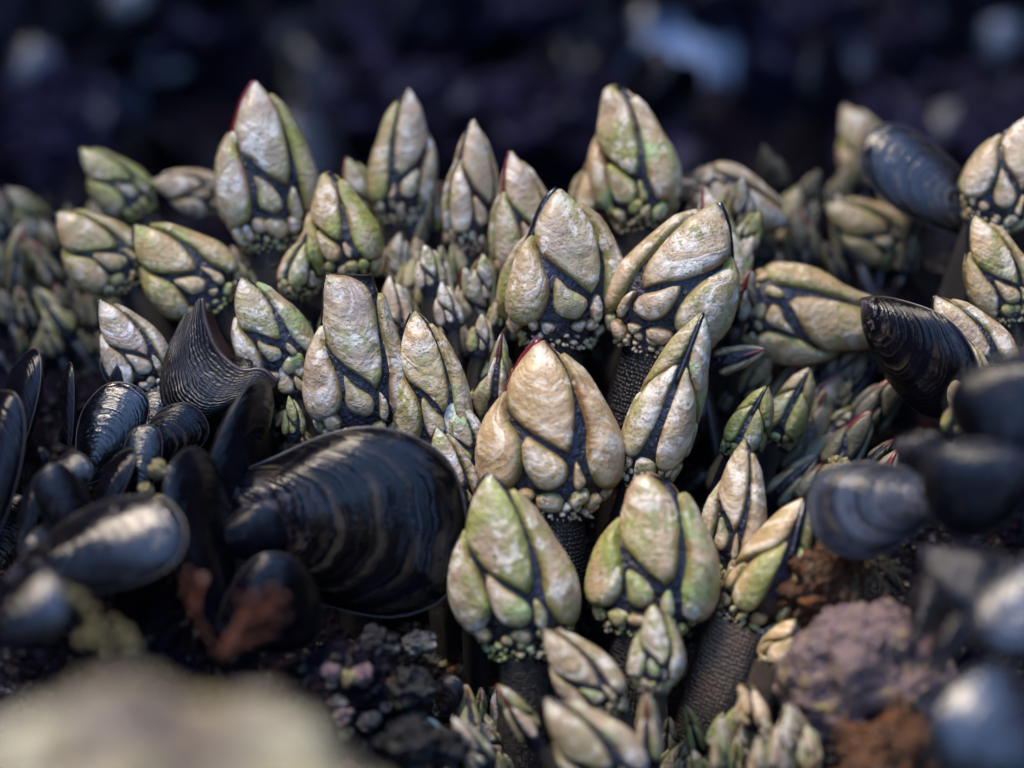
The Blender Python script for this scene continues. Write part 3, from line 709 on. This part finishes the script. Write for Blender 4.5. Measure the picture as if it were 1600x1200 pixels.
def valve_mesh(seed, hgt=1.0, dome=.17):
    rr = random.Random(seed); n = 44
    pl = np.array(MUS) * np.array([1, hgt]); pl = pl + np.array([[rr.uniform(-.008, .008), rr.uniform(-.008, .008)] for _ in pl])
    loop = resample(catmull(pl, 150), n); c = np.array([.52, .05 * hgt])
    rings = [0, .12, .25, .38, .5, .61, .71, .8, .875, .93, .97, 1.0]
    V = [(c[0], c[1], dome)]; G = [0]; 
    A = np.array([-.02, 0]); de = nrm(loop - A); dl = np.linalg.norm(loop - A, axis=1)
    def grow(p):
        v = p - A; d = np.linalg.norm(v); cs = de @ (v / d); wg = np.exp(90 * (cs - 1)) * dl**2; return d / ((wg * dl).sum() / wg.sum())
    G[0] = grow(c)
    for r in rings[1:]:
        for q in loop:
            p = c + (q - c) * r; g_ = grow(p)
            h = dome * (1 - r ** 2.3) ** .62 * (1 + .002 * math.sin(g_ * 43 + seed)) + .006 * noise.noise(Vector((p[0]*7, p[1]*7, seed)))
            if r == 1.0: h = 0.004
            V.append((p[0], p[1], h)); G.append(g_)
    F = [(0, 1 + k, 1 + (k+1) % n) for k in range(n)]
    for r in range(len(rings) - 2):
        for k in range(n): F.append((1+r*n+k, 1+(r+1)*n+k, 1+(r+1)*n+(k+1) % n, 1+r*n+(k+1) % n))
    V = np.array(V)
    top = make_mesh('valve', V, F, M_MUSSEL, {'grow': G})
    bot = make_mesh('valve', V * np.array([1, 1, -1]), [f[::-1] for f in F], M_MUSSEL, {'grow': G})
    lo = np.array([(q[0], q[1], 0.0) for q in c + (loop - c) * 1.004]); lo = np.vstack([lo, lo[:1]])
    sv, sf = tube(lo, .007, 6, False)
    seam = make_mesh('shell_margin', sv, sf, M_SEAM)
    return top, bot, seam
VALVES = [valve_mesh(300 + i, h, dm) for i, (h, dm) in enumerate(((1.0, .12), (1.15, .125), (.88, .12), (1.35, .15)))]
def mussel_at(A, B, roll, label, group, shape=0, hgt=None, brown=.3, flip=False, sheen=False, worn_sheen=0.0, gloss=0.0):
    X = B - A; L = np.linalg.norm(X); X = X / L
    Wd = nrm(CAM - A); Wp = nrm(Wd - X * np.dot(Wd, X)); S = np.cross(Wp, X)
    f = math.radians(roll); Z = math.cos(f) * Wp + math.sin(f) * S; Y = np.cross(Z, X)
    if sheen:                                # broad side turned up to the open sky
        hv = nrm(nrm(CAM - A) + np.array([-.1, -.05, 1.0])); Z = nrm(hv - X * np.dot(hv, X)); Y = np.cross(Z, X)
    if flip: Y, Z = -Y, -Z
    k = 1.0 if hgt is None else hgt
    root = empty('mussel', basis(X * L, Y * L * k, Z * L * k, A), label, 'mussel', group)
    t, b, s = VALVES[shape]
    for nm, me in (('valve', t), ('valve', b), ('shell_margin', s)):
        o = add(nm, me, root)
        if nm == 'valve': o['brown'] = brown; o['worn_sheen'] = worn_sheen; o['gloss'] = gloss
    return root
def mussel(u, p, h, roll, d0, d1, label, group='mussels of the bed', shape=0, brown=.3, flip=False, sheen=False, worn_sheen=0.0, gloss=0.0):
    A = P(u[0], u[1], d0); B = P(p[0], p[1], d1); L = np.linalg.norm(B - A)
    nat = {0: .55, 1: .63, 2: .48, 3: .74}[shape] * L
    hc = h * (d0 + d1) / 2 / FPX
    return mussel_at(A, B, roll, label, group, shape, hc / nat, brown, flip, sheen, worn_sheen, gloss)
MUSSELS = [
 ((318,800), (728,862), 285, -8, 39.6, 39.3, 'big black mussel with brown growth stripes beside the lime fringed barnacle', dict(shape=3, brown=1.0, flip=False)),
 ((10,905), (290,835), 150, -20, 37.0, 36.6, 'blurred blue sheened mussel behind the pale rock', dict(shape=1, brown=.2, sheen=True, gloss=.3)),
 ((310,850), (420,600), 130, -62, 39.2, 39.8, 'dark upright mussel with a pale edge below the ridged curled shell', dict(shape=1, brown=.2)),
 ((350,1010), (300,700), 150, -50, 38.6, 38.4, 'tall black mussel with a grey rim line next to the striped one', dict(shape=1, brown=.1)),
 ((130,760), (215,605), 100, 20, 40.4, 40.6, 'glossy mussel with a bright sky reflection on its rounded end', dict(shape=1, brown=0, sheen=True, gloss=.45)),
 ((195,760), (265,612), 70, 30, 40.9, 41.2, 'glossy black mussel behind the one with the bright reflection', dict(shape=1, brown=0, sheen=True, gloss=.35)),
 ((215,720), (322,655), 80, 0, 40.3, 40.2, 'golden brown mussel end among black ones', dict(shape=1, brown=1.0)),
 ((215,790), (235,664), 60, 30, 39.6, 39.9, 'small glossy mussel in front of the golden brown one', dict(shape=0, brown=0, sheen=True, gloss=.35)),
 ((110,700), (108,566), 48, 70, 40.6, 40.9, 'narrow upright ribbed mussel in the black bed', dict(shape=2, brown=.2)),
 ((18,740), (52,545), 90, 60, 40.2, 40.5, 'tall black mussel standing at the back of the bed', dict(shape=2, brown=.1)),
 ((-20,860), (10,610), 110, 40, 39.0, 39.2, 'black mussel with a dull streak standing in the bed', dict(shape=2, brown=.3)),
 ((60,790), (140,722), 66, 25, 39.0, 38.9, 'small mussel with a blue highlight behind the blue sheened one', dict(shape=1, brown=0, sheen=True, gloss=.45)),
 ((30,870), (62,740), 50, 60, 38.4, 38.6, 'slim dark mussel beside the blue sheened one', dict(shape=2, brown=.2)),
 ((150,830), (205,700), 70, 60, 39.2, 39.4, 'slim black mussel standing in the middle of the bed', dict(shape=2, brown=.1)),
 ((90,690), (160,655), 60, 30, 40.9, 40.8, 'small black mussel at the back of the bed', dict(shape=1, brown=.1)),
 ((330,850), (452,838), 92, -18, 38.6, 38.5, 'short black mussel overlapping the striped one', dict(shape=1, brown=0)),
 ((340,985), (500,940), 170, -25, 38.0, 38.1, 'black mussel with a thin pale margin below the striped one', dict(shape=1, brown=.1)),
 ((330,640), (390,560), 60, 40, 41.0, 41.2, 'black mussel hidden behind the ridged curled shell', dict(shape=1, brown=.1)),
 ((-30,1010), (100,930), 120, -10, 33.6, 33.2, 'strongly blurred pale blue mussel on the pale rock', dict(shape=1, brown=.1, sheen=True, gloss=.7)),
 ((1560,372), (1362,205), 120, -18, 43.4, 43.8, 'dark mussel with a bright blue lower edge and brown upper side', dict(shape=1, brown=1.0, flip=False, sheen=True, worn_sheen=.03, gloss=.25)),
 ((1345,468), (1500,640), 150, -28, 41.3, 40.6, 'black triangular mussel with its beak up beside the wide brown side lying barnacle', dict(shape=1, brown=.7)),
 ((1480,770), (1262,790), 150, -14, 37.6, 38.0, 'dull grey brown mussel lying flat above the crusted rock', dict(shape=1, brown=1.0, worn_sheen=.14)),
 ((1640,720), (1440,770), 150, 10, 35.2, 35.4, 'blurred grey blue mussel lying on the dull grey brown one', dict(shape=1, brown=.4)),
 ((1650,560), (1500,680), 170, -12, 35.4, 35.6, 'blurred slate blue mussel below the pinkish brown barnacle', dict(shape=1, brown=.1)),
 ((1440,860), (1570,960), 110, 20, 35.0, 34.6, 'blurred black mussel beside the crusted rock', dict(shape=1, brown=.1)),
 ((1640,860), (1540,1010), 120, -20, 33.6, 33.2, 'blurred mussel with a bright blue reflection', dict(shape=1, brown=0, sheen=True, worn_sheen=.08, gloss=.6)),
 ((1450,1060), (1560,860), 90, 40, 34.6, 35.0, 'blurred upright black mussel among the reflecting ones', dict(shape=0, brown=.1)),
 ((1650,1240), (1500,1060), 200, -12, 32.4, 32.6, 'big blurred mussel with round white highlight over a blue sheen', dict(shape=1, brown=0, sheen=True, worn_sheen=.06, gloss=.7)),
 ((1430,1010), (1470,890), 60, 20, 36.0, 36.2, 'blurred brownish mussel fragment leaning on the crusted rock', dict(shape=2, brown=1.0)),
 ((1400,690), (1470,730), 70, 0, 36.6, 36.4, 'small blurred pale mussel tip above the dull grey brown one', dict(shape=1, brown=1.0)),
]
for (u, p, h, roll, d0, d1, label, kw) in MUSSELS:
    mussel(u, p, h, roll, d0, d1, label, **kw)
rm = random.Random(19)
for i in range(30):
    px, py = rm.uniform(-30, 340), rm.uniform(610, 980); d = hit(px, py, .15)
    A = P(px, py, d); L = rm.uniform(.8, 2.0); dr = nrm(UP * rm.uniform(.5, 1) + RT * rm.uniform(-.5, .6) - FW * rm.uniform(0, .5))
    mussel_at(A - dr * L * .3, A + dr * L * .7, rm.uniform(-65, 30), 'small black mussel packed into the dark bed behind the pale rock', 'small mussels packed in the bed', rm.choice((0, 2, 2)), 1.0, rm.choice((0, .1, .6)))
# small mussels down in the mud under the stalks
for (u, p, h, label) in [((690,1120),(715,1060),50,'small dark snail like mussel on the stony ground by the stalks'), ((745,1135),(762,1088),36,'tiny purple mussel beside the small slim barnacle')]:
    d = hit(u[0], u[1], .2); mussel(u, p, h, 20, d, d - .2, label, shape=1, brown=.6)
# violet crusted stones in the dark behind
rk = random.Random(8)
for i in range(34):
    px, py = rk.uniform(-80, 1680), rk.uniform(-40, 290); d = hit(px, py, .2)
    if d < 47: continue
    R = rk.uniform(.7, 1.9); o = add('stone', BACKSTONES[i % 4]); o.location = [q * CM for q in P(px, py, d)]; o.scale = (R, R * rk.uniform(.7, 1), R * rk.uniform(.5, .9)); o.rotation_euler = (rk.uniform(-.5, .5), rk.uniform(-.5, .5), rk.uniform(0, 6))
    tag(o, 'blurred violet crusted stone in the dark behind the barnacles', 'stone', 'violet stones in the background')
# the mussel bed in the dark behind
rb = random.Random(5)
for i in range(30):
    px = rb.uniform(-60, 1660); py = rb.uniform(-60, 300)
    d = hit(px, py, .3)
    if d < 46: continue
    A = P(px, py, d); L = rb.uniform(1.6, 3.6)
    dr = nrm(np.array([rb.uniform(-1, 1), rb.uniform(-1, 1), rb.uniform(0.1, 1.2)]))
    mussel_at(A - dr * L * .35, A + dr * L * .65, rb.uniform(-70, 70), 'blurred black mussel in the dark bed behind the barnacles', 'mussels in the dark background', rb.randrange(4), 1.0, rb.choice((0, .2, .8)), worn_sheen=rb.choice((0, 0, .05, .12)))
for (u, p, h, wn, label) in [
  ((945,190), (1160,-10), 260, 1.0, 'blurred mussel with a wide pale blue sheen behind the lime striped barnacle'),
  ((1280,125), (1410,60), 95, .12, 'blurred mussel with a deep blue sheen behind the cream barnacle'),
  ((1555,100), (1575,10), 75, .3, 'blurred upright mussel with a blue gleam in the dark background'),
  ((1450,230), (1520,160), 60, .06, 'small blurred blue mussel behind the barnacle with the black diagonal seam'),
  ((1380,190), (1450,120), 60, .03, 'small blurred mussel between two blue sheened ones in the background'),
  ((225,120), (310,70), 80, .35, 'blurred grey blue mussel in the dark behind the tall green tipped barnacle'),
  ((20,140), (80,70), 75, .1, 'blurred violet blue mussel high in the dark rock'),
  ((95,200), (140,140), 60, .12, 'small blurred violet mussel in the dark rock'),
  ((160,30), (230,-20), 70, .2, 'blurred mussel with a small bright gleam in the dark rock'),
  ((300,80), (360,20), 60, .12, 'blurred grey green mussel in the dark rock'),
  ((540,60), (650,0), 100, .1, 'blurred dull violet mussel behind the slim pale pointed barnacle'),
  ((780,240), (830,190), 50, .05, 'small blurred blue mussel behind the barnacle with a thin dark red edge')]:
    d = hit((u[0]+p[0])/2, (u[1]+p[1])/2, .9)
    mussel(u, p, h, 0, d, d + .3, label, 'mussels in the dark background', 1, 0.0, sheen=True, worn_sheen=wn, gloss=.5)  # blue sky sheen is partly mixed into the shell colour

# ------------------------------------------------------------------ rocks, crust, weed and other small things
def lump(name, c, R, mat, label, cat, amp=.25, freq=1.6, seed=1.0, group=None, rot=0.0, n=46, pits=0.0):
    o = add(name, lump_mesh(name, mat, R, amp, freq, seed, n, pits))
    o.location = [q * CM for q in c]; o.rotation_euler = (0, 0, rot)
    return tag(o, label, cat, group)
c = P(240, 1440, 25.6); lump('boulder', c + np.array([0, 0, -2.2]), (4.0, 3.0, 4.6), M_BOULDER, 'pale sandy rock, strongly blurred, in front of the mussel bed', 'rock', .15, 2.6, 4.0, n=90)
c = P(1350, 1010, 38.0); lump('encrusted_rock', c + UP * -.7, (1.3, 1.0, 1.6), M_CRUST, 'purple and yellow crusted rough rock with small holes beside the mussels', 'rock', .24, 1.5, 8.0, n=90, pits=.14)
c = P(1300, 1110, 38.2); lump('encrusted_rock', c + UP * -.2, (.75, .7, .75), M_CRUST, 'knobbly mauve crusted lump beside the wrinkled green stalk', 'rock', .24, 1.6, 21.0, n=80, pits=.12)
c = P(1400, 1190, 37.0); lump('rusty_rock', c + UP * -.6, (1.0, .9, 1.5), M_RUST, 'rust brown rough rock below the purple crusted one', 'rock', .4, 2.2, 31.0, n=70, pits=.08)
c = P(1290, 900, 39.0); lump('crusted_stone', c + UP * -.3, (.75, .6, .8), M_RUST, 'dark brown crusted stone under the dull grey brown mussel', 'rock', .45, 2.8, 41.0, n=60, pits=.15)
M_PEBBLE = mat_rock('pebble_crust', [(0.03, 0.028, 0.035), (0.10, 0.095, 0.09), (0.13, 0.17, 0.10), (0.20, 0.06, 0.025), (0.30, 0.26, 0.22)], 190, (0.15, 0.45), 0.0015, 0.0, 0.5)
for (x, y, d, R, sd_, lb) in [(640, 1075, 38.6, .42, 3, 'grey green crusted pebble beside the pale rock'), (590, 1010, 39.0, .36, 9, 'bluish wet pebble below the striped mussel'), (655, 1005, 39.2, .26, 14, 'small pale green pebble below the striped mussel'), (690, 1170, 37.6, .40, 17, 'mottled yellow and purple pebble beside the white and green juvenile'), (640, 1160, 37.0, .42, 19, 'dark wet pebble between the pale rock and the mottled pebble')]:
    lump('pebble', P(x, y, d), (R, R * .8, R * .75), M_GRIT if R > .3 else M_PEBBLE, lb, 'pebble', .4, 2.2, sd_, 'pebbles on the lower ground', n=28)
for (x, y, d, R, lb) in [(248, 735, 38.9, .16, 'yellow crust blob among the black mussels'), (228, 765, 38.9, .12, 'small yellow crust blob under the larger one'), (252, 785, 38.8, .13, 'pale cream crust blob below the yellow ones'), (1312, 732, 39.9, .22, 'yellow shell scrap beside the dull grey brown mussel')] + [(x_, y_, 33.0, r_, 'blurred yellow green crust bit in the chain along the rim of the pale rock') for x_, y_, r_ in ((105, 925, .07), (122, 935, .09), (140, 955, .08), (150, 985, .10), (178, 975, .07), (196, 990, .09), (205, 1010, .10), (165, 1010, .09), (130, 1000, .08))]:
    lump('crust_blob', P(x, y, d), (R, R * .8, R), M_YELLOW, lb, 'crust', .4, 2.0, x * .1, 'yellow crust blobs', n=18)
rp = random.Random(12)
for i in range(42):
    x, y = rp.uniform(520, 800), rp.uniform(985, 1215); R = rp.uniform(.09, .24)
    if y < 1000 + (620 - x) * .3: continue
    lump('pebble', P(x, y, hit(x, y, .05)), (R, R * .8, R * .7), rp.choice((M_PEBBLE, M_PEBBLE, M_CRUST, M_YELLOW, M_RUST)), 'small wet pebble among the stones between the pale rock and the stalks', 'pebble', .4, 2.2, i * 3.3, 'small pebbles between the pale rock and the stalks', rp.uniform(0, 6), n=14)
# grit of broken shell and tiny animals on the wet rock: uncountable
VV, FF = [], []; off = 0
rg = random.Random(77)
ico = [(0, 0, 1), (.9, 0, .3), (.28, .85, .3), (-.72, .53, .3), (-.72, -.53, .3), (.28, -.85, .3), (.72, .53, -.5), (-.28, .85, -.5), (-.9, 0, -.5), (-.28, -.85, -.5), (.72, -.53, -.5)]
icf = [(0, 1, 2), (0, 2, 3), (0, 3, 4), (0, 4, 5), (0, 5, 1), (1, 6, 2), (2, 6, 7), (2, 7, 3), (3, 7, 8), (3, 8, 4), (4, 8, 9), (4, 9, 5), (5, 9, 10), (5, 10, 1), (1, 10, 6)]
for i in range(5200):
    x = rg.uniform(-11, 11); y = rg.uniform(-9, 9)
    R = rg.uniform(.03, .11) * (1.6 if rg.random() < .08 else 1)
    z = ground_h(x, y); a = rg.uniform(0, 6.28); ca, sa = math.cos(a), math.sin(a); kx, ky, kz = rg.uniform(.7, 1.5), rg.uniform(.6, 1), rg.uniform(.6, 1.3)
    for q in ico:
        X, Y, Z = q[0]*kx*R, q[1]*ky*R, q[2]*kz*R
        VV.append((x + X*ca - Y*sa, y + X*sa + Y*ca, z + Z + R * .3))
    FF += [tuple(k + off for k in f) for f in icf]; off += len(ico)
o = add('shell_grit', make_mesh('shell_grit', VV, FF, M_GRIT)); tag(o, 'grit of tiny shells and crust covering the wet rock between the barnacles', 'grit', kind='stuff')

# ridged curled shell with a peak and a flaring lip
def curled():
    d = 41.0
    rim = catmull([P(316,466,d+.1), P(322,505,d+.05), P(340,548,d), P(375,578,d-.1), P(410,578,d-.15), P(434,598,d-.1)], 24, False)
    low = catmull([P(285,500,d+.2), P(258,560,d+.1), P(255,630,d+.05), P(300,668,d-.1), P(360,650,d-.1), P(425,612,d-.05)], 24, False)
    back = catmull([P(330,480,d+.5), P(345,520,d+.7), P(370,560,d+.8), P(395,600,d+.7), P(415,620,d+.5), P(432,606,d+.1)], 24, False)
    rows = 16; V = []; G = []; T = []
    for r in range(rows):
        t = r / (rows - 1)
        for j in range(24):
            u = j / 23; p = rim[j] * (1 - t) + low[j] * t - FW * (math.sin(t * math.pi * .9) * .55 * math.sin(math.pi * (u * .8 + .1)))
            p = p + UP * .05 * math.sin(t * 9) * (1 - u)
            V.append(p); G.append(u); T.append(t)
    F = grid_faces(rows, 24, False)
    V2 = []
    for r in range(10):
        t = r / 9
        for j in range(24): V2.append(rim[j] * (1 - t) + back[j] * t - UP * math.sin(t * math.pi) * .18)
    # closing skin from the lower edge to the back
    V3 = []
    for r in range(6):
        t = r / 5
        for j in range(24): V3.append(low[j] * (1 - t) + back[j] * t - UP * math.sin(t * math.pi) * .4)
    org = P(330, 640, d + .2)
    root = empty('curled_shell', Matrix.Translation(Vector((org * CM).tolist())), 'dark brown finely ridged curled shell with a peaked tip among the mussels', 'shell')
    add('outer_shell', make_mesh('outer_shell', np.array(V) - org, F, M_CURL, {'grow': G, 'rim': T}), root)
    add('inner_lining', make_mesh('inner_lining', np.array(V2) - org, grid_faces(10, 24, False), M_CURL_IN), root)
    add('underside', make_mesh('underside', np.array(V3) - org, grid_faces(6, 24, False), M_CURL, {'grow': np.tile(np.linspace(0, 1, 24), 6), 'rim': np.repeat(np.linspace(0, 1, 6), 24)}), root)
    tv, tf = tube(rim - org, .045, 8); add('rim', make_mesh('rim', tv, tf, M_CURL_IN), root)
curled()

# forked red weed
def weed():
    d = 35.0; org = P(350, 1010, d + .3)
    root = empty('red_seaweed', Matrix.Translation(Vector((org * CM).tolist())), 'blurred rust red forked seaweed between the pale rock and the mussels', 'seaweed')
    for pts, w_ in (([(350,1030),(372,985),(392,955),(398,925)], .11), ([(375,990),(405,968),(432,950),(446,930)], .10), ([(345,1030),(322,990),(305,950),(318,900)], .07), ([(392,960),(420,945),(425,915)], .08),
                    ([(305,960),(290,925),(296,890)], .05), ([(372,985),(382,960),(372,930)], .06), ([(405,968),(440,972),(452,958)], .06), ([(360,1020),(400,1000),(430,990)], .07)):
        q = catmull([P(x, y, d - .15 * k) for k, (x, y) in enumerate(pts)], 12, False) - org
        tv, tf = tube(q, [w_ * (1 + .4 * math.sin(k * 1.9 + w_ * 90)) * (1 - .4 * k / 11) for k in range(12)], 10, True, .25)
        add('frond', make_mesh('frond', tv, tf, M_WEED), root)
weed()
# byssus threads over the crusted rock
VV, FF = [], []; off = 0
rt_ = random.Random(3)
for i in range(60):
    x, y = rt_.uniform(1290, 1385), rt_.uniform(850, 900); d = 38.7 + rt_.uniform(-.3, .3)
    p0 = P(x, y, d); dr = nrm(RT * rt_.uniform(-1, 1) + UP * rt_.uniform(-.9, .5) - FW * rt_.uniform(0, .6)); L = rt_.uniform(.3, .8)
    pts = [p0 + dr * L * t - UP * .35 * L * t * t for t in np.linspace(0, 1, 6)]
    tv, tf = tube(pts, .009, 5); VV.append(tv); FF += [tuple(k + off for k in f) for f in tf]; off += len(tv)
o = add('byssus_threads', make_mesh('byssus_threads', np.vstack(VV), FF, M_THREAD)); tag(o, 'tuft of fine olive threads on the crusted stone under the mussel', 'threads', kind='stuff')
